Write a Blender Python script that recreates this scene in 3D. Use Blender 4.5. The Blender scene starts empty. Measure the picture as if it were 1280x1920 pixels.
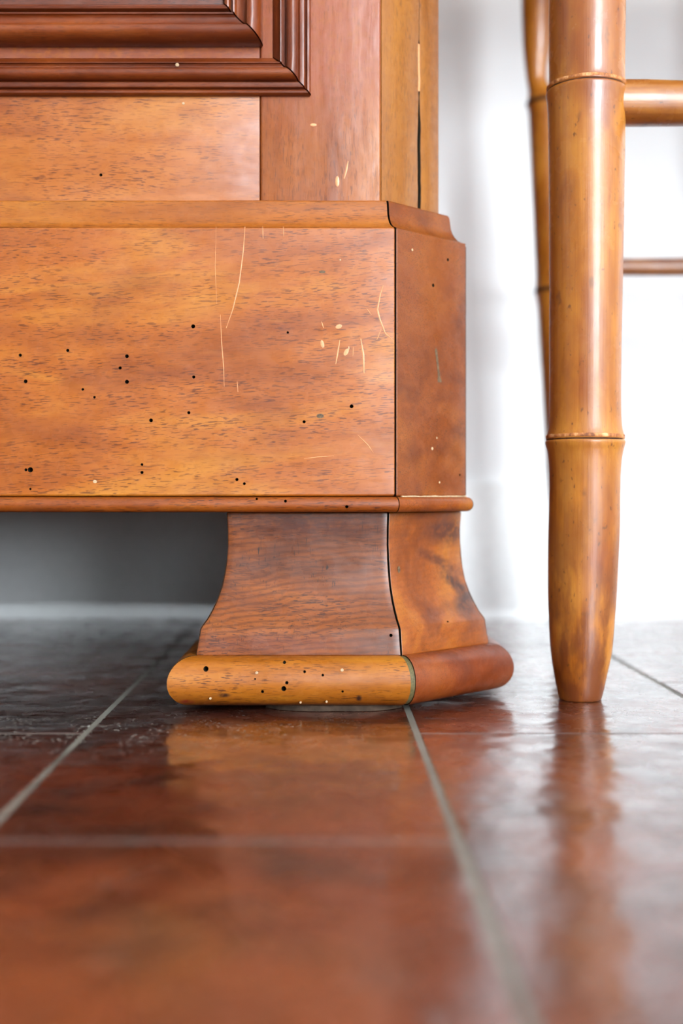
import bpy, bmesh, math, random
from mathutils import Vector, Matrix, noise

# ------------------------------------------------------------------ camera, sky, light, exposure
S = bpy.context.scene
COL = S.collection
H = 0.143
cam_d = bpy.data.cameras.new('camera')
cam = bpy.data.objects.new('camera', cam_d); COL.objects.link(cam)
cam.location = (0, 0, H); cam.rotation_euler = (math.pi / 2, 0, 0)
cam_d.sensor_fit = 'VERTICAL'; cam_d.sensor_height = 36.0; cam_d.sensor_width = 24.0
cam_d.lens = 42.375
cam_d.shift_x = 31 / 1920; cam_d.shift_y = -30 / 1920
cam_d.clip_start = 0.01
cam_d.dof.use_dof = True; cam_d.dof.focus_distance = 0.80; cam_d.dof.aperture_fstop = 2.8
S.camera = cam

W = bpy.data.worlds.new('sky'); S.world = W; W.use_nodes = True
bg = W.node_tree.nodes['Background']
bg.inputs[0].default_value = (0.86, 0.94, 1.0, 1); bg.inputs[1].default_value = 42.0

WIN = dict(x0=0.95, x1=2.40, z0=0.12, z1=2.25, y=-2.6)
pl_d = bpy.data.lights.new('window_portal', 'AREA'); pl_d.shape = 'RECTANGLE'
pl_d.size = WIN['x1'] - WIN['x0']; pl_d.size_y = WIN['z1'] - WIN['z0']
pl_d.cycles.is_portal = True
pl = bpy.data.objects.new('window_portal', pl_d); COL.objects.link(pl)
pl.location = ((WIN['x0'] + WIN['x1']) / 2, WIN['y'] - 0.14, (WIN['z0'] + WIN['z1']) / 2)
pl.rotation_euler = (math.pi / 2, 0, 0)
W.cycles.sampling_method = 'AUTOMATIC'

S.view_settings.view_transform = 'Standard'; S.view_settings.look = 'None'
S.view_settings.gamma = 1.0; S.view_settings.use_curve_mapping = False
S.view_settings.exposure = 0.0
S.cycles.max_bounces = 10; S.cycles.diffuse_bounces = 6; S.cycles.glossy_bounces = 4
S.cycles.sample_clamp_indirect = 8.0
S.cycles.caustics_reflective = False

# ------------------------------------------------------------------ node helpers
class NT:
    def __init__(s, name):
        s.m = bpy.data.materials.new(name); s.m.use_nodes = True
        s.t = s.m.node_tree; s.t.nodes.clear()
        s.out = s.n('ShaderNodeOutputMaterial'); s.b = s.n('ShaderNodeBsdfPrincipled')
        s.l(s.b.outputs[0], s.out.inputs[0])
    def n(s, t): return s.t.nodes.new(t)
    def l(s, a, b): s.t.links.new(a, b)
    def put(s, sock, v):
        if hasattr(v, 'is_output'): s.l(v, sock)
        else: sock.default_value = v
    def coord(s, kind='Object'):
        return s.n('ShaderNodeTexCoord').outputs[kind]
    def pos(s): return s.n('ShaderNodeNewGeometry').outputs['Position']
    def map(s, v, scale=(1, 1, 1), loc=(0, 0, 0), rot=(0, 0, 0)):
        n = s.n('ShaderNodeMapping'); s.l(v, n.inputs[0])
        s.put(n.inputs['Location'], loc); n.inputs['Rotation'].default_value = rot
        n.inputs['Scale'].default_value = scale
        return n.outputs[0]
    def noise(s, v, scale, detail=3, rough=.55, dist=0.0, col=False):
        n = s.n('ShaderNodeTexNoise'); s.l(v, n.inputs['Vector'])
        n.inputs['Scale'].default_value = scale; n.inputs['Detail'].default_value = detail
        n.inputs['Roughness'].default_value = rough; n.inputs['Distortion'].default_value = dist
        return n.outputs['Color' if col else 'Fac']
    def ramp(s, f, stops):
        n = s.n('ShaderNodeValToRGB'); s.l(f, n.inputs[0]); e = n.color_ramp.elements
        while len(e) < len(stops): e.new(.5)
        for q, (p, c) in zip(e, stops):
            q.position = p; q.color = (c[0], c[1], c[2], 1) if hasattr(c, '__len__') else (c, c, c, 1)
        return n.outputs[0]
    def rng(s, f, a, b, c=0., d=1.):
        n = s.n('ShaderNodeMapRange'); s.put(n.inputs[0], f)
        for i, v in enumerate((a, b, c, d)): n.inputs[i + 1].default_value = v
        return n.outputs[0]
    def mix(s, f, a, b, mode='MIX'):
        n = s.n('ShaderNodeMix'); n.data_type = 'RGBA'; n.blend_type = mode
        s.put(n.inputs[0], f)
        for i, v in ((6, a), (7, b)):
            if not hasattr(v, 'is_output') and len(v) == 3: v = (*v, 1)
            s.put(n.inputs[i], v)
        return n.outputs[2]
    def math(s, op, a, b=0.0):
        n = s.n('ShaderNodeMath'); n.operation = op; s.put(n.inputs[0], a); s.put(n.inputs[1], b)
        return n.outputs[0]
    def vadd(s, a, b):
        n = s.n('ShaderNodeVectorMath'); n.operation = 'ADD'; s.l(a, n.inputs[0]); s.put(n.inputs[1], b)
        return n.outputs[0]
    def blob(s, v, c, r, inner=.55, rot=(0, 0, 0)):
        """soft ellipsoid mask around a point of the object, its rim broken up by noise"""
        n = s.n('ShaderNodeVectorMath'); n.operation = 'SUBTRACT'; s.l(v, n.inputs[0]); n.inputs[1].default_value = c
        q = s.map(n.outputs[0], tuple(1 / k for k in r), rot=(0, 0, 0)) if rot == (0, 0, 0) else \
            s.map(s.map(n.outputs[0], rot=rot), tuple(1 / k for k in r))
        ln = s.n('ShaderNodeVectorMath'); ln.operation = 'LENGTH'; s.l(q, ln.inputs[0])
        return s.rng(ln.outputs['Value'], 1.0, inner)
    def bump(s, h, strength, dist, prev=None):
        n = s.n('ShaderNodeBump'); n.inputs['Strength'].default_value = strength
        n.inputs['Distance'].default_value = dist; s.l(h, n.inputs['Height'])
        if prev is not None: s.l(prev, n.inputs['Normal'])
        return n.outputs[0]

def lin(r, g, b):
    f = lambda c: (c / 255 / 12.92) if c / 255 <= .04045 else ((c / 255 + .055) / 1.055) ** 2.4
    return (f(r), f(g), f(b))

def tone(k, s): return (k[0] ** 1.08 * s, k[1] ** 1.07 * s, k[2] ** 1.24 * s)
def wood(name, axis, dark, mid, light, stain=.5, pores=.7, rough=.42, coat=.20, crough=.26, seed=0., stains_and_sheen=(), warp=.004, tilt=0., nicks=0., curl=0.):
    """varnished old hardwood with the grain along axis (0 x, 1 y, 2 z)"""
    dark, mid, light = (tone(k, .585) for k in (dark, mid, light))
    stains_and_sheen = [(a, b, tuple(q * .6 for q in k), *r) for (a, b, k, *r) in stains_and_sheen]
    t = NT(name); v0 = t.vadd(t.coord(), (seed, seed * .7, seed * .3))
    wv = t.noise(v0, 14, 2, col=True)
    w2 = t.n('ShaderNodeVectorMath'); w2.operation = 'SCALE'; t.l(wv, w2.inputs[0]); w2.inputs['Scale'].default_value = warp
    v = t.n('ShaderNodeVectorMath'); v.operation = 'ADD'; t.l(v0, v.inputs[0]); t.l(w2.outputs[0], v.inputs[1]); v = v.outputs[0]
    if tilt: v = t.map(v, rot=(0, tilt, 0))
    def sc(al, ac): return tuple(al if i == axis else ac for i in range(3))
    fig = t.noise(t.map(v, sc(5, 22)), 1.0, 4, .6, .6)
    fine = t.noise(t.map(v, sc(22, 260)), 1.0, 3, .6, .3)
    por = t.noise(t.map(v, sc(150, 1500)), 1.0, 1, .5)
    porm = t.noise(t.map(v, sc(14, 60), (3, 5, 7)), 1.0, 2)
    red = t.noise(t.map(v, sc(16, 30), (9, 2, 4)), 1.0, 3, .6)
    c = t.ramp(fig, [(.28, dark), (.5, mid), (.72, light)])
    c = t.mix(t.rng(fine, .35, .7, 0., .55), c, t.mix(1.0, c, (.80, .70, .60), 'MULTIPLY'))
    c = t.mix(t.rng(fine, .62, .8, 0., .35), c, light)
    c = t.mix(t.rng(red, .56, .72, 0., stain), c, (dark[0] * .62, dark[1] * .48, dark[2] * .5))
    pm = t.math('MULTIPLY', t.rng(por, .575, .625), t.rng(porm, .36, .58, .2, pores))
    c = t.mix(pm, c, (dark[0] * .26, dark[1] * .17, dark[2] * .16))
    vo = t.coord()
    if curl:
        wn = t.n('ShaderNodeTexWave'); wn.wave_type = 'BANDS'; wn.bands_direction = 'Z'
        t.l(t.map(vo, (30, 30, 75), rot=(0, .25, 0)), wn.inputs['Vector'])
        wn.inputs['Scale'].default_value = 1.0; wn.inputs['Distortion'].default_value = 11.0; wn.inputs['Detail'].default_value = 3; wn.inputs['Detail Scale'].default_value = .5
        c = t.mix(t.math('MULTIPLY', t.rng(wn.outputs['Fac'], .35, 1.0), curl), c, tuple(q * .62 for q in dark))
    if nicks:
        nk = t.noise(t.map(vo, (900, 900, 110), (7, 1, 2)), 1.0, 2, .6); nm = t.noise(t.map(vo, (40, 40, 26)), 1.0, 2)
        c = t.mix(t.math('MULTIPLY', t.rng(nk, .62, .68), t.rng(nm, .48, .60, .05, nicks)), c, tuple(q * .22 for q in dark))
    brk = t.noise(vo, 240, 3)
    for (cc, rr, colr, am, *rt) in stains_and_sheen:
        f = t.blob(vo, cc, rr, .35, rt[0] if rt else (0, 0, 0))
        f = t.math('MULTIPLY', f, t.rng(brk, .32, .55, .35, 1.0))
        c = t.mix(t.math('MULTIPLY', f, am), c, colr)
    t.l(c, t.b.inputs['Base Color'])
    t.l(t.rng(t.noise(v0, 60, 4), .3, .7, rough - .08, rough + .1), t.b.inputs['Roughness'])
    t.b.inputs['Coat Weight'].default_value = coat; t.b.inputs['Specular IOR Level'].default_value = .4
    t.l(t.rng(t.noise(v0, 90, 4), .3, .7, crough - .08, crough + .10), t.b.inputs['Coat Roughness'])
    b1 = t.bump(pm, -.35, .0006)
    b2 = t.bump(t.noise(t.map(v, sc(14, 30)), 1.0, 3), .35, .0035, b1)
    b3 = t.bump(fine, .12, .0008, b2)
    t.l(b3, t.b.inputs['Normal']); t.l(b2, t.b.inputs['Coat Normal'])
    return t.m

def plain(name, c, rough=.6, spec=.4, coat=0., vary=.25, scale=120):
    t = NT(name); n = t.noise(t.coord(), scale, 4)
    k = t.mix(t.rng(n, .3, .7), tuple(q * (1 - vary) for q in c), tuple(min(1, q * (1 + vary)) for q in c))
    t.l(k, t.b.inputs['Base Color']); t.b.inputs['Roughness'].default_value = rough
    t.b.inputs['Specular IOR Level'].default_value = spec; t.b.inputs['Coat Weight'].default_value = coat
    return t.m

def sep(t, v):
    n = t.n('ShaderNodeSeparateXYZ'); t.l(v, n.inputs[0]); return n.outputs[2]
def bamboo(name, axis, base, lightc, darkc, redc, scale=1.0):
    base, lightc, darkc, redc = (tone((k[0], k[1] * 1.03, k[2]), .76) for k in (base, lightc, darkc, redc))
    t = NT(name); v = t.coord()
    def sc(al, ac): return tuple(al if i == axis else ac for i in range(3))
    fib = t.noise(t.map(v, sc(7, 520)), 1.0, 3, .65)
    mot = t.noise(t.map(v, sc(14, 40)), 1.0, 4, .6, .5)
    spk = t.noise(t.map(v, sc(160, 330)), 1.0, 2)
    red = t.noise(t.map(v, sc(9, 26), (2, 8, 1)), 1.0, 3, .55)
    c = t.ramp(mot, [(.3, darkc), (.5, base), (.72, lightc)])
    c = t.mix(t.rng(fib, .35, .7, 0, .65), c, t.mix(1.0, c, (.72, .58, .46), 'MULTIPLY'))
    low = t.rng(sep(t, v), .20, .03, 0, 1)
    c = t.mix(t.rng(red, .50, .68, 0, .75), c, redc)
    c = t.mix(t.math('MULTIPLY', low, t.rng(t.noise(t.map(v, sc(22, 70), (1, 1, 1)), 1.0, 4),   .42, .56, 0, .85)), c, tuple(q * .6 for q in redc))
    blt = t.noise(t.map(v, sc(60, 90), (4, 4, 2)), 1.0, 2)
    c = t.mix(t.rng(blt, .67, .74, 0, .6), c, tuple(q * .5 for q in darkc))
    c = t.mix(t.rng(spk, .66, .73, 0, .75), c, (darkc[0] * .3, darkc[1] * .25, darkc[2] * .3))
    t.l(c, t.b.inputs['Base Color'])
    t.l(t.rng(mot, .3, .7, .36, .52), t.b.inputs['Roughness'])
    sz = t.n('ShaderNodeSeparateXYZ'); t.l(v, sz.inputs[0])
    t.l(t.rng(sz.outputs[2], .12, .44, .10, .55), t.b.inputs['Coat Weight'])
    t.l(t.rng(t.noise(v, 50, 4), .3, .7, .14, .34), t.b.inputs['Coat Roughness'])
    b = t.bump(fib, .25, .0006); t.l(b, t.b.inputs['Normal'])
    t.l(t.bump(mot, .2, .002), t.b.inputs['Coat Normal'])
    return t.m

# ------------------------------------------------------------------ materials
O_D, O_M, O_L = lin(160, 76, 22), lin(204, 114, 42), lin(226, 148, 66)
STN = lin(74, 34, 20)
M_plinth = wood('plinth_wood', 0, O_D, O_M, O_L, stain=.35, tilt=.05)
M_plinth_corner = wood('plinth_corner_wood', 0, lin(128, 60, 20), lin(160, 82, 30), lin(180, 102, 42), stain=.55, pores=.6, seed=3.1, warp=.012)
M_rail = wood('rail_wood', 0, lin(172, 88, 34), lin(204, 118, 52), lin(220, 142, 72), stain=.4, seed=5.3,
              stains_and_sheen=[((-.25, .83, .448), (.6, .05, .030), lin(150, 72, 48), .8), ((-.05, .83, .38), (.03, .05, .05), lin(160, 78, 36), .5)])
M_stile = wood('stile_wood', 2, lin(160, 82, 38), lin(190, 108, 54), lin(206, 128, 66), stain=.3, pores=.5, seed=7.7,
               stains_and_sheen=[((0, .83, .47), (.10, .05, .09), lin(176, 92, 66), .7)])  # pinkish sheen of the upper stile, put into the wood colour
M_post = wood('post_wood', 2, lin(150, 84, 26), lin(178, 108, 38), lin(194, 124, 52), stain=.25, pores=.45, seed=9.2, rough=.45, coat=.2)
M_cap = wood('cap_wood', 0, lin(160, 82, 28), lin(198, 114, 46), lin(212, 134, 62), stain=.35, seed=12.4)
M_mould = wood('panel_moulding_wood', 0, lin(112, 46, 24), lin(150, 70, 34), lin(184, 98, 48), stain=.5, pores=.4, seed=14.9, crough=.2)
M_mould_v = wood('panel_moulding_upright_wood', 2, lin(112, 46, 24), lin(150, 70, 34), lin(184, 98, 48), stain=.5, pores=.4, seed=15.9, crough=.2)
M_panel = wood('panel_wood', 0, lin(104, 46, 30), lin(126, 60, 40), lin(142, 74, 50), stain=.3, seed=17.0, rough=.6, coat=0.)
M_bead = wood('bead_wood', 0, lin(136, 62, 18), lin(176, 90, 30), lin(206, 124, 50), stain=.5, pores=.9, seed=19.5)
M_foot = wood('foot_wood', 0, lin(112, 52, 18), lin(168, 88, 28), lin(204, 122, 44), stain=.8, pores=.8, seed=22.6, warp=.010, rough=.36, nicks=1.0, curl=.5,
              stains_and_sheen=[((-.008, .80, .123), (.075, .06, .012), lin(88, 38, 24), .9), ((-.03, .80, .044), (.07, .05, .008), lin(128, 62, 40), .5)])  # first patch makes the foot front darker towards its top
M_foot_corner = wood('foot_corner_wood', 0, lin(130, 58, 16), lin(184, 98, 26), lin(214, 132, 44), stain=.7, pores=.3, seed=25.2, warp=.02, curl=.12, tilt=.6,
              stains_and_sheen=[((.088, .868, .118), (.03, .05, .013), lin(84, 36, 20), .9), ((.094, .868, .080), (.022, .05, .006), lin(66, 32, 24), .9, (0, -.7, 0)),
                      ((.082, .86, .096), (.03, .05, .005), lin(92, 40, 20), .8, (0, -.5, 0)), ((.10, .868, .066), (.010, .05, .012), lin(60, 30, 26), .85)])
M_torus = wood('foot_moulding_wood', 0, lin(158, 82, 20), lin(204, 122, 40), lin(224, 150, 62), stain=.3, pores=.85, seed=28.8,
              stains_and_sheen=[((-.066, .786, .0130), (.0055, .02, .0020), lin(58, 28, 20), .95), ((.0222, .786, .0105), (.0024, .02, .0032), lin(52, 26, 20), .95),
                      ((-.0905, .788, .0080), (.0060, .02, .0022), lin(150, 30, 22), .9), ((-.02, .79, .0045), (.085, .02, .0028), lin(70, 34, 24), .7)])
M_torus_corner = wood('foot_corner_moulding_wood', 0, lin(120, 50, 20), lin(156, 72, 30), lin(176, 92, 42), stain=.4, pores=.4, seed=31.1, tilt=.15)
M_dark = plain('dark_carcass_wood', lin(48, 30, 20), .8, .2)
M_gap = plain('joint_dirt', lin(34, 30, 22), .95, .1)
M_filler = plain('pale_filler', lin(176, 148, 116), .7, .3, vary=.3, scale=400)
M_wax = plain('grey_wax', lin(96, 74, 52), .6, .3, vary=.5, scale=500)
M_olive = plain('olive_gap_filler', lin(88, 78, 48), .6, .3, vary=.4, scale=700)
M_scratch = plain('scratched_varnish', lin(206, 142, 96), .4, .4, .2, vary=.15, scale=500)
M_shim = plain('grey_shim', lin(62, 48, 38), .8, .2, vary=.5, scale=200)
M_bam = bamboo('bamboo_cane', 2, lin(192, 118, 44), lin(212, 142, 66), lin(164, 92, 30), lin(142, 66, 30))
M_bam_x = bamboo('bamboo_cross_cane', 0, lin(172, 104, 46), lin(200, 134, 72), lin(140, 76, 30), lin(126, 60, 32))
def node_mat():
    t = NT('pale_cane_scar'); v = t.coord()
    c = t.ramp(t.noise(t.map(v, (1, 1, .4)), 150, 4, .7), [(.40, lin(112, 60, 28)), (.52, lin(176, 108, 54)), (.64, lin(214, 164, 112))])
    t.l(c, t.b.inputs['Base Color']); t.b.inputs['Roughness'].default_value = .7
    return t.m
M_node = node_mat()
M_noded = plain('dark_cane_groove', lin(58, 34, 22), .8, .2, vary=.3)

def wall_mat():
    t = NT('white_plaster'); v = t.pos()
    n = t.noise(v, 3, 4); c = t.ramp(n, [(.3, (.80, .81, .82)), (.7, (.86, .87, .88))])
    t.l(c, t.b.inputs['Base Color']); t.b.inputs['Roughness'].default_value = .75
    t.l(t.bump(t.noise(v, 90, 4), .15, .002), t.b.inputs['Normal'])
    return t.m
M_wall = wall_mat()
M_base = plain('white_skirting_paint', (.82, .83, .83), .45, .4, vary=.04)
M_ceil = plain('white_ceiling_paint', (.82, .82, .80), .9, .2, vary=.03, scale=5)
M_frame = plain('white_window_paint', (.78, .78, .76), .4, .4, vary=.04)

def tile_mat():
    t = NT('waxed_terracotta'); v = t.pos()
    rnd = t.n('ShaderNodeObjectInfo').outputs['Random']
    big = t.noise(v, 9, 4, .6, .4); med = t.noise(t.map(v, (22, 14, 22), (4, 4, 4)), 1.0, 5, .62)
    c = t.ramp(big, [(.3, lin(58, 24, 16)), (.5, lin(92, 38, 20)), (.7, lin(116, 50, 26))])
    c = t.mix(t.rng(med, .50, .68, 0, .85), c, lin(34, 22, 20))
    c = t.mix(t.rng(rnd, 0, 1, 0, .25), c, lin(80, 36, 22))
    dark_patch = t.blob(v, (-.24, .80, 0), (.30, .17, .3), .35)  # tiles darker in a patch around the cabinet front
    dark_patch = t.math('MULTIPLY', dark_patch, t.rng(t.noise(v, 18, 4), .25, .6, .55, 1.0))
    c = t.mix(t.math('MULTIPLY', dark_patch, .85), c, lin(30, 22, 20))
    spk = t.math('MULTIPLY', t.rng(t.noise(t.map(v, (1, .5, 1)), 520, 1), .60, .64), t.math('MAXIMUM', t.math('MULTIPLY', t.rng(t.noise(v, 22, 3), .60, .70), .4), t.math('MULTIPLY', t.blob(v, (-.16, .73, 0), (.22, .10, .3), .3), t.rng(t.noise(v, 50, 3), .46, .58))))
    c = t.mix(t.math('MULTIPLY', spk, .8), c, lin(190, 186, 176))
    t.l(c, t.b.inputs['Base Color'])
    r = t.rng(t.noise(v, 40, 5, .65), .3, .72, .16, .42)
    t.l(t.math('ADD', r, t.math('MULTIPLY', spk, .3)), t.b.inputs['Roughness'])
    t.b.inputs['Specular IOR Level'].default_value = .6
    t.b.inputs['Coat Weight'].default_value = 1.0; t.b.inputs['Coat IOR'].default_value = 1.7
    t.l(t.rng(t.noise(v, 55, 4), .3, .7, .08, .26), t.b.inputs['Coat Roughness'])
    b = t.bump(t.noise(t.map(v, (1, 1, 1)), 24, 2, .5), .30, .006)
    b2 = t.bump(t.noise(v, 160, 4), .12, .001, b)
    t.l(b2, t.b.inputs['Normal']); t.l(b, t.b.inputs['Coat Normal'])
    return t.m
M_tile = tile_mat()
def grout_mat():
    t = NT('grey_grout'); v = t.pos()
    c = t.ramp(t.noise(v, 7, 3), [(.30, lin(70, 66, 60)), (.5, lin(126, 124, 115))])
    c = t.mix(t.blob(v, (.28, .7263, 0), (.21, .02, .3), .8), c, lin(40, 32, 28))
    t.l(t.mix(t.rng(t.noise(v, 300, 3), .3, .7, 0, .4), c, lin(90, 84, 74)), t.b.inputs['Base Color'])
    t.b.inputs['Roughness'].default_value = .5
    return t.m
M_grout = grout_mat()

# ------------------------------------------------------------------ mesh helpers
def obj(name, bm, mat, parent=None, bevel=0., segs=2, cut=None, sharp=25, kind=None, label=None):
    bmesh.ops.remove_doubles(bm, verts=bm.verts, dist=1e-7)
    bmesh.ops.recalc_face_normals(bm, faces=bm.faces)
    me = bpy.data.meshes.new(name); bm.to_mesh(me); bm.free()
    me.materials.append(mat)
    if any(p.material_index for p in me.polygons): me.materials.append(M_gap)
    o = bpy.data.objects.new(name, me); COL.objects.link(o)
    mods = False
    if bevel:
        b = o.modifiers.new('bevel', 'BEVEL'); b.width = bevel; b.segments = segs; b.limit_method = 'ANGLE'
        b.angle_limit = math.radians(40); b.use_clamp_overlap = True; mods = True
    if cut is not None:
        cm = bpy.data.meshes.new('cut'); bmesh.ops.recalc_face_normals(cut, faces=cut.faces); cut.to_mesh(cm); cut.free()
        cm.materials.append(M_gap)
        co = bpy.data.objects.new('cut', cm); COL.objects.link(co)
        q = o.modifiers.new('holes', 'BOOLEAN'); q.operation = 'DIFFERENCE'; q.object = co; q.solver = 'EXACT'
        try: q.material_mode = 'TRANSFER'
        except Exception: pass
        mods = True
    if mods:
        dg = bpy.context.evaluated_depsgraph_get(); dg.update()
        nm = bpy.data.meshes.new_from_object(o.evaluated_get(dg), preserve_all_data_layers=True, depsgraph=dg)
        o.modifiers.clear(); o.data = nm; bpy.data.meshes.remove(me); nm.name = name; me = nm
        if cut is not None: bpy.data.objects.remove(co); bpy.data.meshes.remove(cm)
    me.shade_smooth(); me.set_sharp_from_angle(angle=math.radians(sharp))
    if parent is not None:
        o.parent = parent
        o.matrix_parent_inverse = PINV.get(parent.name, Matrix.Identity(4))
    if kind: o['kind'] = kind
    if label: o['label'] = label
    return o
PINV = {}
def thing(name, loc, label, cat):
    e = bpy.data.objects.new(name, None); COL.objects.link(e); e.location = loc; e.empty_display_size = .05
    e['label'] = label; e['category'] = cat
    PINV[e.name] = Matrix.Translation(-Vector(loc))
    return e
def box(bm, x0, x1, y0, y1, z0, z1):
    v = [bm.verts.new((x, y, z)) for x in (x0, x1) for y in (y0, y1) for z in (z0, z1)]
    for f in ((0, 1, 3, 2), (4, 6, 7, 5), (0, 4, 5, 1), (2, 3, 7, 6), (0, 2, 6, 4), (1, 5, 7, 3)):
        bm.faces.new([v[i] for i in f])
    return bm
def grid_sweep(bm, rings, close=True, caps=True, capmat=0):
    """rings: list of equal-length point loops"""
    R = [[bm.verts.new(p) for p in r] for r in rings]; n = len(R[0])
    for a, b in zip(R, R[1:]):
        for i in range(n if close else n - 1):
            j = (i + 1) % n
            bm.faces.new((a[i], a[j], b[j], b[i]))
    if caps:
        for fc in (bm.faces.new(R[0][::-1]), bm.faces.new(R[-1])): fc.material_index = capmat
    return bm
def arc(c, a, b, t0, t1, n):
    return [(c[0] + a * math.cos(math.radians(t0 + (t1 - t0) * i / n)), c[1] + b * math.sin(math.radians(t0 + (t1 - t0) * i / n))) for i in range(n + 1)]
def norms(poly):
    out = []
    for (a, b) in zip(poly, poly[1:]):
        dx, dy = b[0] - a[0], b[1] - a[1]; L = math.hypot(dx, dy); out.append((dy / L, -dx / L))
    return out
def mitre(poly):
    """outward mitre vector at every corner of an open plan polyline running left to right with the outside towards -y"""
    ns = norms(poly); ms = []
    for i in range(len(poly)):
        if i == 0: ms.append(ns[0])
        elif i == len(poly) - 1: ms.append(ns[-1])
        else:
            a, b = ns[i - 1], ns[i]; k = 1 + a[0] * b[0] + a[1] * b[1]
            ms.append(((a[0] + b[0]) / k, (a[1] + b[1]) / k))
    return ms
def plan_piece(poly, i, prof, gap0=.0003, gap1=.0003, back=-.016, steps=1, wob=0., seed=0.):
    """one mitred length of a moulding between corners i and i+1 of a plan polyline; prof = [(offset outward, z)]"""
    ms = mitre(poly); a, b = Vector(poly[i]), Vector(poly[i + 1]); d = (b - a).normalized(); n = Vector((d.y, -d.x))
    ma, mb = Vector(ms[i]), Vector(ms[i + 1])
    P = list(prof) + [(back, prof[-1][1]), (back, prof[0][1])]
    rings = []
    for s in range(steps + 1):
        t = s / steps; r = []
        for (o, z) in P:
            p = (a + ma * o + d * gap0).lerp(b + mb * o - d * gap1, t)
            if wob and o != back:
                q = Vector((p.x * 18 + seed, p.y * 18, z * 45)); e = wob * noise.noise(q)
                p = p + n * e; z = z + e * .5
            r.append((p.x, p.y, z))
        rings.append(r)
    return grid_sweep(bmesh.new(), rings, capmat=1)
def hole(bm, c, r, nrm=(0, -1, 0), depth=.006, segs=10, squash=1.0):
    n = Vector(nrm).normalized(); up = Vector((0, 0, 1)); u = up.cross(n).normalized(); w = n.cross(u)
    c = Vector(c); rings = []
    for t in (-depth, .004):
        rings.append([tuple(c + n * t + u * (r * squash * math.cos(2 * math.pi * k / segs)) + w * (r * math.sin(2 * math.pi * k / segs))) for k in range(segs)])
    return grid_sweep(bm, rings)
def plug(bm, c, r, nrm=(0, -1, 0), h=.0002, segs=10, sx=1.0, sz=1.0, rot=0.):
    n = Vector(nrm).normalized(); up = Vector((0, 0, 1)); u = up.cross(n).normalized(); w = n.cross(u)
    c = Vector(c); rr = random.Random(int(c.x * 1e6) + int(c.z * 1e6))
    r *= .82
    rings = []
    for t, k in ((-.001, 1.), (h * .6, 1.), (h, .6)):
        R = []
        for q in range(segs):
            an = 2 * math.pi * q / segs; x, z = r * k * sx * math.cos(an), r * k * sz * math.sin(an)
            x, z = x * math.cos(rot) - z * math.sin(rot), x * math.sin(rot) + z * math.cos(rot)
            R.append(tuple(c + n * t + u * x + w * z))
        rings.append(R)
    return grid_sweep(bm, rings)
def scratch(bm, pts, y, w, h=.00022):
    """a raised, tapering burr of varnish along a scratch on the plane y"""
    rings = []; P = [Vector((p[0], p[1])) for p in pts]; N = len(P)
    Q = []
    for i in range(N - 1):
        for k in range(4): Q.append(P[i].lerp(P[i + 1], k / 4))
    Q.append(P[-1]); N = len(Q)
    for i, p in enumerate(Q):
        d = (Q[min(i + 1, N - 1)] - Q[max(i - 1, 0)]).normalized(); s = Vector((-d.y, d.x))
        t = i / (N - 1); ww = w * .75 * (.25 + .75 * math.sin(math.pi * min(max(t, .06), .94)) ** .7) * .5
        a, b = p + s * ww, p - s * ww
        rings.append([(a.x, y + .0004, a.y), (a.x, y - .00002, a.y), (p.x, y - h, p.y), (b.x, y - .00002, b.y), (b.x, y + .0004, b.y)])
    return grid_sweep(bm, rings)

# ------------------------------------------------------------------ the room
def struct(name, bm, mat, parent=None, bevel=0.):
    o = obj(name, bm, mat, parent, bevel)
    if parent is None: o['kind'] = 'structure'
    return o
RX0, RX1, RY0, RY1, RZ = -3.4, 2.8, WIN['y'], 1.405, 2.6
TH = .15
floor = struct('floor', box(bmesh.new(), RX0 - TH, RX1 + TH, RY0 - TH, RY1 + TH, -.06, -.0005), M_grout)
struct('ceiling', box(bmesh.new(), RX0 - TH, RX1 + TH, RY0 - TH, RY1 + TH, RZ, RZ + .1), M_ceil)
struct('wall_back', box(bmesh.new(), RX0, RX1, RY1, RY1 + TH, -.0012, RZ), M_wall)
struct('wall_left', box(bmesh.new(), RX0 - TH, RX0, RY0, RY1 + TH, -.0012, RZ), M_wall)
struct('wall_right', box(bmesh.new(), RX1, RX1 + TH, RY0, RY1 + TH, -.0012, RZ), M_wall)
bm = bmesh.new()
w = WIN
box(bm, RX0 - TH, w['x0'], RY0 - TH, RY0, -.0012, RZ); box(bm, w['x1'], RX1 + TH, RY0 - TH, RY0, -.0012, RZ)
box(bm, w['x0'], w['x1'], RY0 - TH, RY0, -.0012, w['z0']); box(bm, w['x0'], w['x1'], RY0 - TH, RY0, w['z1'], RZ)
struct('wall_front', bm, M_wall)
bm = bmesh.new(); f = .05
for a in ((w['x0'], w['x0'] + f), (w['x1'] - f, w['x1']), ((w['x0'] + w['x1']) / 2 - .03, (w['x0'] + w['x1']) / 2 + .03)):
    box(bm, a[0], a[1], RY0 - .09, RY0 - .04, w['z0'], w['z1'])
for a in ((w['z0'], w['z0'] + f), (w['z1'] - f, w['z1']), (1.2, 1.23)):
    box(bm, w['x0'], w['x1'], RY0 - .085, RY0 - .045, a[0], a[1])
struct('window_1', bm, M_frame)
struct('baseboard_back', box(bmesh.new(), RX0, RX1, RY1 - .012, RY1, -.0012, .158), M_base, bevel=.003)

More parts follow.
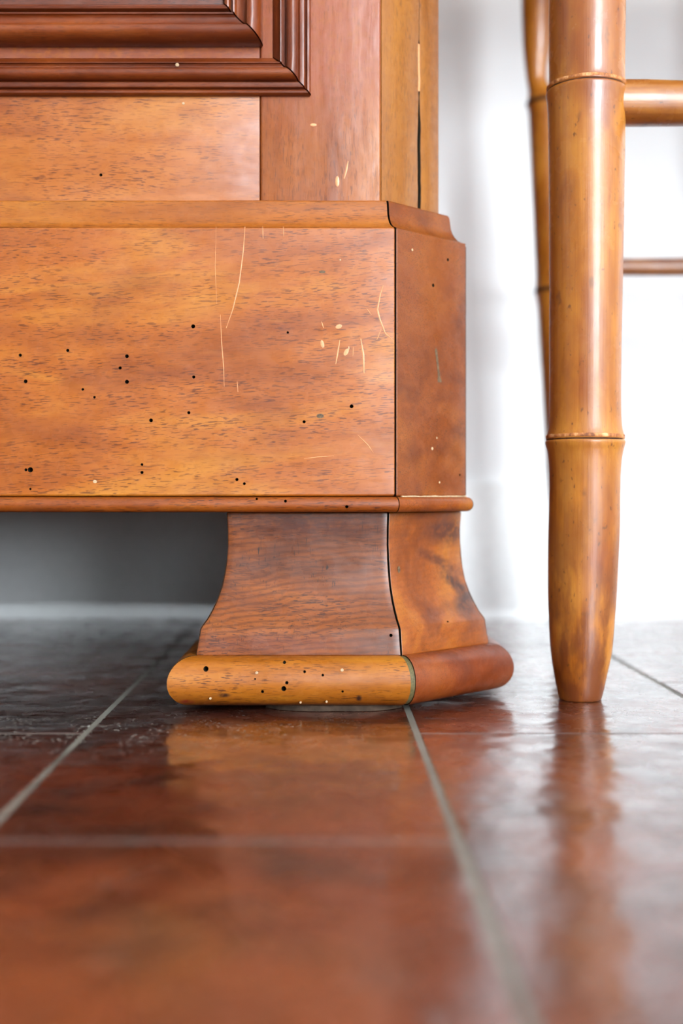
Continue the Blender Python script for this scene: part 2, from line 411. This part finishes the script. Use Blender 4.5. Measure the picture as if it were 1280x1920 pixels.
# floor tiles, running bond, long side away from the camera
TW, TL, GX, GY = .2, .425, .0042, .0030
bm = box(bmesh.new(), 0, TW - GX, 0, TL - GY, -.010, 0)
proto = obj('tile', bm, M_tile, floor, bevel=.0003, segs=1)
first = True; rt = random.Random(4)
for k in range(-5, 7):
    x0 = -.1445 + k * TW
    ph = .4997 if k % 2 == 0 else .7263
    for j in range(-3, 4):
        y0 = ph + j * TL; y1 = y0 + TL
        if y0 > RY1 - .05: continue
        if first: o = proto; first = False
        else:
            o = proto.copy(); COL.objects.link(o); o.parent = floor
        o.location = (x0 + GX / 2, y0 + GY / 2, -.00022 if (k, j) == (1, 0) else 0)
        o.rotation_euler = (rt.uniform(-.0003, .0003), rt.uniform(-.0006, .0006), 0)
        if y1 > RY1 - .012: o.scale = (1, (RY1 - .013 - y0) / TL, 1)

# ------------------------------------------------------------------ the cabinet
cab = thing('cabinet', (-.5, 1.08, 0), 'antique orange-brown wooden cabinet with moulded panel, deep plinth and flared foot', 'cabinet')
CX0 = -1.15; CTOP = 1.0; BACK = 1.36
C0, C1, C2, C3 = (CX0 + .03, .8316), (.0390, .8316), (.0825, .8751), (.0825, BACK)     # carcass
Q0, Q1, Q2, Q3 = (CX0, .8106), (.0477, .8106), (.1013, .8642), (.1013, BACK)             # plinth
NC = (.7071, -.7071, 0)

def prism(bm, pts, z0, z1):
    return grid_sweep(bm, [[(x, y, z0) for x, y in pts], [(x, y, z1) for x, y in pts]])
# dark body behind every joint
prism(bm := bmesh.new(), [(C0[0], .853), (.036, .853), (.0655, .8825), (.0655, BACK), (C0[0], BACK)], .325, CTOP)
obj('carcass', bm, M_dark, cab)
prism(bm := bmesh.new(), [(Q0[0], .832), (.042, .832), (.0835, .8735), (.0835, BACK), (Q0[0], BACK)], .1335, .3245)
obj('plinth_core', bm, M_dark, cab)

# plinth boards: front, splayed corner, side
front_holes = [(-.0886, .2571, 1.4), (-.1729, .2409, 1.1), (-.2048, .2377, 1.1), (-.1331, .2370, 1.3), (-.1377, .2291, 1.1), (-.1331, .2198, 1.4),
               (-.0882, .2230, 1.1), (-.2012, .2201, 1.3), (-.1628, .2147, .9), (-.1549, .2094, .9), (-.1169, .1939, 1.3), (-.0915, .1990, 1.1),
               (-.1230, .1642, .9), (-.1230, .1588, 1.1), (-.1980, .1606, 1.8), (-.2010, .1606, 1.0), (-.1980, .1477, .8), (.0179, .2033, 1.3),
               (-.0140, .1929, 1.1), (-.0592, .1541, 1.1), (-.0542, .1513, 1.0), (-.0018, .2936, .9), (-.0250, .2530, .8)]
cut = bmesh.new()
for x, z, r in front_holes: hole(cut, (x, .8106, z), r * .001)
PF = [(0, .1428), (0, .1800), (0, .2300), (0, .2800), (0, .3205), (-.0004, .3228), (-.0014, .3240)]
PB = plan_piece((Q0, Q1, Q2, Q3), 0, [(0, .1428), (0, .3241)], gap1=.0004, back=-.021)
plinth_board = obj('plinth_board', PB, M_plinth, cab, bevel=.0016, segs=5, sharp=9, cut=cut)
cut = bmesh.new()
for x, d, z, r in ((.0866, .8495, .3095, 1.2), (.0752, .8381, .2895, 1.3), (.0960, .8589, .1580, .8)): hole(cut, (x, d, z), r * .001, NC, .003)
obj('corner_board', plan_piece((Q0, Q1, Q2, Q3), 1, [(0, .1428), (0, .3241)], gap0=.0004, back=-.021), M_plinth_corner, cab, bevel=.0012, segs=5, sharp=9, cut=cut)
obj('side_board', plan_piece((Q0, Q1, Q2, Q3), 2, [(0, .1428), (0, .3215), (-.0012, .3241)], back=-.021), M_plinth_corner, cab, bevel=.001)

# hollow moulding on top of the plinth
HP = [(-.0004, .3238)] + [(-.0004 - .0108 * math.sin(math.radians(a)) ** 1.0, .3243 + .0150 * (1 - math.cos(math.radians(a)))) for a in range(15, 91, 15)]
HP += [(-.0116, .3425), (-.0121, .3440), (-.0132, .3449), (-.0220, .3454)]
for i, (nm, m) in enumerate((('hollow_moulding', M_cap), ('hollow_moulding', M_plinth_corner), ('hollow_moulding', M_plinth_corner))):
    g0, g1 = ((.0003, .0008), (.0008, .0003), (.0003, 0))[i]
    obj(nm, plan_piece((Q0, Q1, Q2, Q3), i, HP, g0, g1, back=-.030, steps=(60, 6, 6)[i], wob=.00035, seed=i * 7), m, cab)

# bead under the plinth
BP = [(-.006, .1427), (.0003, .1423)] + arc((.0003, .1372), .0046, .0051, 90, -90, 10) + [(-.006, .1320)]
for i, m in enumerate((M_bead, M_bead, M_bead)):
    cut = bmesh.new()
    if i == 0:
        for x, z, r in ((-.0264, .1395, 1.), (.0146, .1358, 1.1), (-.0457, .1410, .8)): hole(cut, (x, .8060, z), r * .001)
    obj('bead_moulding', plan_piece((Q0, Q1, Q2, Q3), i, BP, .0003, .0004, back=-.018, steps=(50, 5, 6)[i], wob=.0003, seed=3 + i), m, cab, cut=cut if i == 0 else (cut.free() or None))
bm = bmesh.new(); a = Vector(Q1) + Vector((.004, .004)); b = Vector(Q2)
gl = [[(a.lerp(b, t).x + .0006 * q[0], a.lerp(b, t).y - .0006 * q[0], .1424 + q[1] * (.6 + .5 * noise.noise(Vector((t * 9, 2, 0))))) for q in ((-1, 0), (.9, 0), (.6, .0012), (-1, .0016))] for t in [k / 14 for k in range(15)]]
obj('glue_line', grid_sweep(bm, gl), M_filler, cab, label='pale line of old glue above the bead')

# front frame: bottom rail, stile, corner post
cut = bmesh.new(); hole(cut, (-.1545, .8316, .3645), .0011)
obj('bottom_rail', box(bmesh.new(), CX0 + .1, -.0451, .8316, .853, .3440, .4640), M_rail, cab, bevel=.0003, cut=cut)
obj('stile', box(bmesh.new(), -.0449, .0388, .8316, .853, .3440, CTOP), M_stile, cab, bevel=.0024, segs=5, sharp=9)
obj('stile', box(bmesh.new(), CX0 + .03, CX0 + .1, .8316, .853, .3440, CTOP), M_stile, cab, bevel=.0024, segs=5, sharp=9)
obj('top_rail', box(bmesh.new(), CX0 + .1, -.0451, .8316, .853, .90, CTOP), M_rail, cab, bevel=.0003)
def splay(s, inn=0.): return (.0392 + s - inn * .7071, .8318 + s + inn * .7071)
zs = [.3440 + k * (CTOP - .3440) / 110 for k in range(111)]
def crack(z):
    wd = .0008 if z < .432 else (.0007 if z < .4655 else .00012)
    if z < .432: wd = .0010 * (1.0 if z < .405 else (.432 - z) / .027) + .00015
    return .0280 + .00045 * noise.noise(Vector((z * 60, 0, 0))) + .0003 * noise.noise(Vector((z * 240, 5, 0))), wd
bm = bmesh.new(); ra = []; rb = []
for z in zs:
    c, wd = crack(z)
    ra.append([(*splay(0), z), (*splay(c - wd), z), (*splay(c - wd, .012), z), (*splay(0, .012), z)])
    rb.append([(*splay(c + wd), z), (*splay(.0431), z), (*splay(.0431, .012), z), (*splay(c + wd, .012), z)])
grid_sweep(bm, ra); grid_sweep(bm, rb)
bm.faces.ensure_lookup_table()
for fc in bm.faces:
    c_ = fc.calc_center_median(); sx = c_.x - .0392; sy = c_.y - .8318; sp = (sx + sy) / 2; inn_ = (sy - sx) * .7071
    if inn_ > .004 and abs(sp - .028) < .004: fc.material_index = 1
obj('corner_post', bm, M_post, cab, bevel=.0003)
bm = bmesh.new()
grid_sweep(bm, [[(*splay(crack(z)[0] - .0009, .0002), z), (*splay(crack(z)[0] + .0009, .0002), z), (*splay(crack(z)[0] + .0009, .008), z), (*splay(crack(z)[0] - .0009, .008), z)] for z in [.432 + .0335 * k / 12 for k in range(13)]])
obj('crack_filler', bm, M_scratch, cab, label='pale filler in the crack of the corner post')
obj('side_panel', box(bmesh.new(), .066, .0825, .8755, BACK, .3440, CTOP), M_post, cab, bevel=.001)
obj('cabinet_top', prism(bmesh.new(), [(CX0, .80), (.055, .80), (.115, .86), (.115, 1.38), (CX0, 1.38)], CTOP, CTOP + .03), M_rail, cab, bevel=.006)

# raised panel with two runs of moulding
def frame_piece(side, x0, x1, z0, z1, prof, yb, gap=.0007, steps=1, wob=0., seed=0.):
    """prof = [(inward distance, height towards the room)]"""
    P = list(prof) + [(prof[-1][0], -.003), (prof[0][0], -.003)]; rings = []
    for s in range(steps + 1):
        t = s / steps; r = []
        for (q, h) in P:
            if side == 'bottom': p0, p1 = (x0 + q + gap, z0 + q), (x1 - q - gap, z0 + q)
            elif side == 'top': p0, p1 = (x0 + q + gap, z1 - q), (x1 - q - gap, z1 - q)
            elif side == 'right': p0, p1 = (x1 - q, z0 + q + gap), (x1 - q, z1 - q - gap)
            else: p0, p1 = (x0 + q, z0 + q + gap), (x0 + q, z1 - q - gap)
            x, z = p0[0] + (p1[0] - p0[0]) * t, p0[1] + (p1[1] - p0[1]) * t
            e = wob * noise.noise(Vector((x * 20, z * 20, q * 150 + seed))) if h > 0 else 0
            r.append((x, yb - h + e, z + e * .5))
        rings.append(r)
    return grid_sweep(bmesh.new(), rings)
mm = lambda L: [(a * .001, b * .001) for a, b in L]
OUT = mm([(0, 0), (0, 2.4), (.4, 3.8), (1.2, 4.7), (2.4, 4.9), (3.2, 4.2), (3.5, 3.0), (4.0, 2.9), (4.2, 5.0), (4.8, 6.0), (6.2, 6.4), (7.6, 6.3), (8.2, 5.6), (8.6, 5.4),
          (8.8, 8.0), (9.6, 10.6), (11.0, 12.2), (12.8, 12.8), (14.4, 12.4), (16.0, 11.0), (16.8, 9.4), (17.0, 7.6), (17.6, 6.6), (18.8, 6.4), (19.8, 7.0), (20.2, 8.4), (20.8, 8.6), (21.2, 6.8),
          (22.4, 5.4), (24.0, 4.0), (25.4, 2.4), (26.4, .3)])
INN = mm([(0, 0), (0, 3.4), (.3, 6.6), (1.2, 9.8), (2.6, 12.6), (4.4, 14.8), (6.6, 16.0), (8.6, 16.0), (10.0, 15.2), (10.6, 14.0), (10.8, 12.4), (11.6, 10.6), (13.2, 9.2), (15.2, 8.6), (17.2, 8.8), (18.4, 9.8),
          (18.8, 11.2), (19.8, 11.4), (20.2, 9.6), (20.4, 7.4), (21.6, 7.2), (22.0, 9.0), (22.8, 10.4), (24.0, 10.8), (25.2, 10.2), (26.2, 8.4), (26.6, 5.0), (27.0, 3)])
PX0 = CX0 + .17
for sd in ('bottom', 'right', 'top', 'left'):
    mt = M_mould if sd in ('bottom', 'top') else M_mould_v
    obj('panel_moulding', frame_piece(sd, PX0, -.0096, .4186, .86, OUT, .8316, steps=40, wob=.0003), mt, cab, sharp=34)
for sd in ('bottom', 'right', 'top', 'left'):
    mt = M_mould if sd in ('bottom', 'top') else M_mould_v
    obj('inner_moulding', frame_piece(sd, PX0 + .0331, -.0427, .4525, .826, INN, .8316, steps=40, wob=.0003, seed=8.), mt, cab, sharp=34)
obj('door_panel', box(bmesh.new(), PX0 + .055, -.0660, .8258, .8420, .4760, .804), M_panel, cab, bevel=.0005)

# wear on the front: fillers, burrs of scratched varnish, dents
bm = bmesh.new()
for x, z, sx, r in ((-.1546, .1527, 1.2, 1.4), (.0103, .3018, 1, .7)): plug(bm, (x, .8106, z), r * .001, sx=sx)
plug(bm, (.0104 - .109 + .001, .8314, .4448 - .031 + .0 , ), .0011)
for x, d, z, r in ((.0596, .8225, .3110, 1.1), (.0780, .8409, .1835, .9), (.0745, .8374, .1760, 1.3), (.0800, .8429, .1525, 1.0)):
    plug(bm, (x, d, z), r * .001, NC, rot=.8)
plug(bm, (-.1004, .8195, .4362), .0015)
obj('hole_filler', bm, M_filler, cab, kind='stuff', label='pale specks of filler in old nail holes')
bm = bmesh.new()
rings = []
for t, wv in ((0, .0010), (.08, .0014), (.5, .0010), (.85, .0013), (.9, .0022), (1., .0020)):
    p = Vector((.0772 + .0030 * t, .8401 + .0030 * t, .2457 - .0232 * t)); u = Vector((.7071, .7071, 0)) * wv; n = Vector(NC)
    rings.append([tuple(p - u - n * .001), tuple(p - u + n * .00012), tuple(p + u + n * .00012), tuple(p + u - n * .001)])
grid_sweep(bm, rings)
obj('filled_slot', bm, M_wax, cab, label='grey filled slot in the splayed corner board')
bm = bmesh.new(); Y = .8106
SC = [([(-.0538, .3243), (-.0549, .3080), (-.0577, .2865), (-.0620, .2685), (-.0664, .2560)], .0011), ([(-.0703, .2650), (-.0696, .2470), (-.0681, .2291), (-.0678, .2165)], .0008),
      ([(-.0732, .3243), (-.0739, .2972), (-.0728, .2721)], .0005), ([(.0391, .2847), (.0373, .2793), (.0352, .2685), (.0370, .2614), (.0405, .2524), (.0452, .2481)], .0014),
      ([(.0377, .2553), (.0348, .2481)], .0009), ([(.0100, .2481), (.0072, .2316)], .0014), ([(.0240, .2488), (.0258, .2381), (.0262, .2255)], .0017),
      ([(.0190, .2434), (.0187, .2370)], .0008), ([(.0219, .1842), (.0291, .1771), (.0326, .1717)], .0008), ([(-.0024, .2603), (-.0010, .2560)], .0010),
      ([(.0280, .2690), (.0312, .2648)], .0008), ([(-.0590, .2200), (-.0585, .2130)], .0007), ([(-.0420, .3243), (-.0416, .3160)], .0008), ([(-.0280, .3243), (-.0278, .3175)], .0007),
      ([(-.0140, .1680), (-.0050, .1692), (.0060, .1700)], .0008)]
for pts, w_ in SC: scratch(bm, pts, Y, w_)
for x, z, r, sx, sz, ro in ((-.0018, .2452, 2.4, .7, 1.5, .2), (.0143, .2398, 2.4, .8, 1.5, -.5), (.0093, .2570, 2.4, 1.3, .8, .3), (.0160, .2425, 1.2, .5, 1.4, 0)):
    plug(bm, (x, Y, z), r * .001, h=.0002, sx=sx * .9, sz=sz * .9, rot=ro)
obj('scratch', bm, M_scratch, cab, kind='stuff', label='pale scratches and dents in the varnish')
bm = bmesh.new()
plug(bm, (.0085, .8316, .3600), .0024, h=.0004, sx=.7, sz=1.9); scratch(bm, [(.0132, .3620), (.0148, .3680), (.0160, .3740)], .8316, .0016)
plug(bm, (-.0080, .8316, .3990), .0020, h=.0003, sx=1.4, sz=.6)
obj('scratch', bm, M_scratch, cab, kind='stuff')
bm = bmesh.new(); plug(bm, (-.0032, Y, .1968), .0026, h=.00012, sx=1.2, sz=.75); plug(bm, (-.055, .8316 - .0055, .4265), .0009, h=.0001)
plug(bm, (-.0018, Y, .2937), .0018, h=.00008, sx=1.5, sz=.7)
obj('grey_dent', bm, M_wax, cab, kind='stuff')

# ------------------------------------------------------------------ the foot
def make_foot(x_left, x_front, splay_len, mirror=False, detail=True):
    D0 = .821
    P = [(x_left, .965), (x_left, D0), (x_front, D0), (x_front + splay_len, D0 + splay_len), (x_front + splay_len, .965)]
    bm = bmesh.new()
    prism(bm, [(x_left + .014, .962), (x_left + .014, D0 + .014), (x_front - .004, D0 + .014), (x_front + splay_len - .014, D0 + splay_len + .004), (x_front + splay_len - .014, .962)], .006, .1325)
    ft = obj('foot', bm, M_dark, cab)
    body = [(0, .1318), (-.0007, .1200), (-.0008, .1100), (-.0002, .1000), (.0010, .0910), (.0028, .0820), (.0055, .0735), (.0088, .0660), (.0120, .0602), (.0150, .0562), (.0158, .0548),
            (.0163, .0538), (.0172, .0480), (.0181, .0420), (.0190, .0366)]
    tor = [(.010, .0370), (.0200, .0369)] + arc((.0200, .0205), .0160, .0164, 84, -84, 16) + [(.0195, .0041), (.010, .0041)]
    mats = (M_foot, M_foot, M_foot_corner, M_foot_corner); mt = (M_torus, M_torus, M_torus_corner, M_torus_corner)
    for i in range(4):
        g0 = (.0, .0001, .0006, .0002)[i]; g1 = (.0002, .0006, .0002, 0)[i]
        cut = None
        if detail and i == 1:
            cut = bmesh.new(); hole(cut, (.0440, .8020, .0500), .0011)
        if detail and i == 2:
            cut = bmesh.new(); hole(cut, (.0830, .8440, .0545), .0013, NC)
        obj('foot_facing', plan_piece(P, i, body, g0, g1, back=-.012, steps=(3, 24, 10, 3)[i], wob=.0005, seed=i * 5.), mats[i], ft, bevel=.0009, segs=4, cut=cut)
        cut = None
        if detail and i == 1:
            cut = bmesh.new()
            for x, z, r, y in ((-.0778, .0299, 2.0, .789), (-.0266, .0337, 1.2, .789), (-.0133, .0283, 1.1, .787), (-.0014, .0262, 1.0, .786), (-.0248, .0214, 1.3, .785), (-.0268, .0175, 2.0, .785), (-.0407, .0155, 1.2, .785), (.0115, .0155, 1.0, .785), (-.0455, .0238, .7, .785)):
                hole(cut, (x, y, z), r * .00085, depth=.005)
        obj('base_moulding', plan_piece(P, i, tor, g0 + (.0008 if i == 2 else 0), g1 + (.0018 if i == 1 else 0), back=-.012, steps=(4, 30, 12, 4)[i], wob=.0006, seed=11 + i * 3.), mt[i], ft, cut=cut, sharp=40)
    return ft, P
foot, FP = make_foot(-.0671, .0434, .0559)
# wedge of olive filler in the open mitre of the foot moulding
bm = bmesh.new()
tor = arc((.0200, .0205), .0155, .0159, 84, -84, 12); rings = []
for o, z in tor:
    c = Vector((.0434, .821)) + Vector((.4142, -1.0)) * o
    rings.append([(c.x - .0022, c.y, z), (c.x + .0022, c.y + .0018, z), (c.x + .001, c.y + .012, z), (c.x - .0022, c.y + .012, z)])
grid_sweep(bm, rings)
obj('gap_filler', bm, M_olive, foot, label='olive filler in the open corner joint of the foot')
bm = bmesh.new()
for x, z, r, y in ((-.0445, .0275, 1.25, .7868), (.0112, .0293, 1.3, .7872), (-.0748, .0108, 1.0, .7868), (.0010, .0085, .9, .7882), (-.016, .0078, .9, .7890)): plug(bm, (x, y, z), r * .001, h=.0004)
obj('hole_filler', bm, M_filler, foot, kind='stuff')
bm = bmesh.new(); plug(bm, (.0506, .8268, .0925), .0021, NC, h=.0004, sz=1.4, sx=.8); plug(bm, (.0725, .8360 - .0145, .0208), .0012, NC); plug(bm, (.0905, .8525 - .0145, .0235), .0011, NC)
obj('wax_plug', bm, M_wax, foot, kind='stuff')
# thin shims the foot stands on
bm = bmesh.new()
rs = []
for k in range(13):
    t = k / 12; x = -.040 + .092 * t; e = .0016 * noise.noise(Vector((t * 9, 1, 3))) + .016 * (2 * t - 1) ** 4
    rs.append([(x, .799 + e, .0002), (x, .799 + e, .0040), (x, .93, .0060), (x, .93, .0002)])
grid_sweep(bm, rs); obj('shim', bm, M_shim, foot)
# the other three feet, out of the frame
def plain_foot(x0, x1, y0, y1):
    bm = bmesh.new(); pr = [(0, .1335), (0, .10), (.006, .073), (.016, .055), (.019, .037), (.034, .030), (.036, .020), (.034, .010), (.020, .0005)]
    grid_sweep(bm, [[(x0 - o, y0 - o, z), (x1 + o, y0 - o, z), (x1 + o, y1 + o, z), (x0 - o, y1 + o, z)] for o, z in pr])
    obj('foot', bm, M_foot, cab)
plain_foot(-1.10, -.98, .84, .95)
plain_foot(-1.10, -.98, 1.26, 1.32)
plain_foot(-.03, .06, 1.27, 1.32)

# ------------------------------------------------------------------ the bamboo side table
tab = thing('bamboo_table', (.36, 1.04, 0), 'honey-coloured bamboo side table with jointed cane legs and rungs, standing right of the cabinet', 'table')
def lathe(path, segs=40, axis='z', wob=0., seed=0.):
    """path = [(along, c1, c2, radius)]"""
    rings = []
    for (t, a, b, r) in path:
        R = []
        for k in range(segs):
            an = 2 * math.pi * k / segs
            rr = r * (1 + wob * noise.noise(Vector((math.cos(an) * 1.3, math.sin(an) * 1.3 + seed, t * 22))))
            if axis == 'z': R.append((a + rr * math.cos(an), b + rr * math.sin(an), t))
            elif axis == 'x': R.append((t, a + rr * math.cos(an), b + rr * math.sin(an)))
            else: R.append((a + rr * math.cos(an), t, b + rr * math.sin(an)))
        rings.append(R)
    return grid_sweep(bmesh.new(), rings)
def smooth(keys, n=6):
    """cubic interpolation through keys (tuples, first value the parameter)"""
    out = []
    for i in range(len(keys) - 1):
        p0, p1, p2, p3 = keys[max(i - 1, 0)], keys[i], keys[i + 1], keys[min(i + 2, len(keys) - 1)]
        for k in range(n):
            t = k / n; row = [p1[0] + (p2[0] - p1[0]) * t]
            for j in range(1, len(p1)):
                m1 = (p2[j] - p0[j]) / max(p2[0] - p0[0], 1e-9) * (p2[0] - p1[0]); m2 = (p3[j] - p1[j]) / max(p3[0] - p1[0], 1e-9) * (p2[0] - p1[0])
                h = (2 * t ** 3 - 3 * t ** 2 + 1) * p1[j] + (t ** 3 - 2 * t ** 2 + t) * m1 + (-2 * t ** 3 + 3 * t ** 2) * p2[j] + (t ** 3 - t ** 2) * m2
                row.append(h)
            out.append(tuple(row))
    out.append(tuple(keys[-1])); return out
K = .85 / 2260
# front leg: (height, centre x, radius)
FL = [(0.0000, .1798, .0144), (.0012, .1799, .0150), (.0068, .1800, .0163), (.0151, .1801, .0180), (.0340, .1807, .0213), (.0565, .1809, .0229), (.0790, .1814, .0240), (.1167, .1825, .0247), (.1543, .1830, .0248), (.1680, .1831, .0254), (.1750, .1832, .0264),
      (.1795, .1832, .0276), (.1813, .1832, .0277), (.1826, .1832, .0270), (.1838, .1832, .0275), (.1860, .1832, .0268), (.1910, .1832, .0256), (.2000, .1831, .0250), (.2300, .1833, .0249), (.3050, .1841, .0255), (.3800, .1843, .0264), (.4080, .1843, .0268), (.4200, .1843, .0274), (.4255, .1843, .0281),
      (.4275, .1843, .0281), (.4288, .1843, .0272), (.4300, .1843, .0277), (.4325, .1845, .0266), (.4400, .1846, .0263), (.4800, .1848, .0266), (.6000, .1850, .0266), (.7260, .1850, .0266)]
def ring(z, cx, cy, r, h, leg, mat, label=None):
    bm = bmesh.new(); R = []
    for an in range(12):
        t = 2 * math.pi * an / 12; R.append((r + h * .40 * math.cos(t), z + h * math.sin(t)))
    segs = 40; rings = []
    for k in range(segs + 1):
        a = 2 * math.pi * k / segs; e = .0003 * noise.noise(Vector((math.cos(a) * 4, math.sin(a) * 4, z * 90)))
        rings.append([(cx + (q + e) * math.cos(a), cy + (q + e) * math.sin(a), zz + e * 1.2) for q, zz in R])
    grid_sweep(bm, rings, caps=False)
    return obj('node_ring', bm, mat, leg, label=label)
def front_leg(dx, dy, full):
    leg = obj('leg', lathe([(z, c + dx, .85 + dy, r) for z, c, r in smooth(FL, 4)], wob=.012, seed=dx * 9), M_bam, tab, sharp=50)
    for z, c, r in ((.1826, .1832, .0269), (.4288, .1843, .0272)):
        ring(z, c + dx, .85 + dy, r, .0007, leg, M_noded)
        ring(z + .0022, c + dx, .85 + dy, r + .00015, .0013, leg, M_node, 'pale worn rim of a cane joint' if full else None)
        ring(z - .0020, c + dx, .85 + dy, r + .0001, .0010, leg, M_node)
    return leg
front_leg(0, 0, True)
front_leg(.36, 0, False)
# rear legs, leaning a little
Dr = 1.22; KR = Dr / 2260
def rear(dx):
    keys = []
    # (pixel-free) heights and centres measured on the back leg
    for z, c, r in ((0, .2540, .0150), (.02, .2530, .0180), (.07, .2505, .0200), (.15, .2455, .0200), (.21, .2425, .0200), (.335, .2352, .0200), (.3490, .2344, .0212), (.3505, .2343, .0216), (.3525, .2342, .0212), (.366, .2335, .0200),
                    (.46, .2290, .0200), (.525, .2265, .0200), (.536, .2258, .0205), (.540, .2254, .0209), (.544, .2240, .0190), (.552, .2190, .0130), (.565, .2140, .0100), (.60, .2145, .0140), (.6450, .2150, .0160), (.726, .2150, .0165)):
        keys.append((z, c + dx, Dr, r))
    leg = obj('leg', lathe(smooth(keys, 3), wob=.012, seed=4 + dx), M_bam, tab, sharp=50)
    for z, c, r in ((.3505, .2343, .0213), (.540, .2254, .0206)): ring(z, c + dx, Dr, r, .0022, leg, M_noded)
rear(0); rear(.29)
# rungs
def rung(x0, x1, y, z, r, seed):
    n = 10; path = []
    for k in range(n + 1):
        t = k / n; path.append((x0 + (x1 - x0) * t, y, z + .0006 * math.sin(t * 9 + seed), r * (1 + .03 * math.sin(t * 14 + seed))))
    return obj('rung', lathe(path, 32, 'x', .02, seed), M_bam_x, tab, sharp=50)
rung(.190, .540, .85, .4195, .0157, 1.)
rung(.225, .530, Dr, .3750, .0090, 2.)
def side_rung(x0, x1, z, r): 
    return obj('rung', lathe([(.855 + (Dr - .855) * k / 6, x0 + (x1 - x0) * k / 6, z, r) for k in range(7)], 24, 'y', .02), M_bam_x, tab, sharp=50)
side_rung(.545, .525, .62, .012)
# cane top
bm = box(bmesh.new(), .115, .62, .79, 1.375, .724, .746); obj('table_top', bm, M_bam_x, tab, bevel=.006)
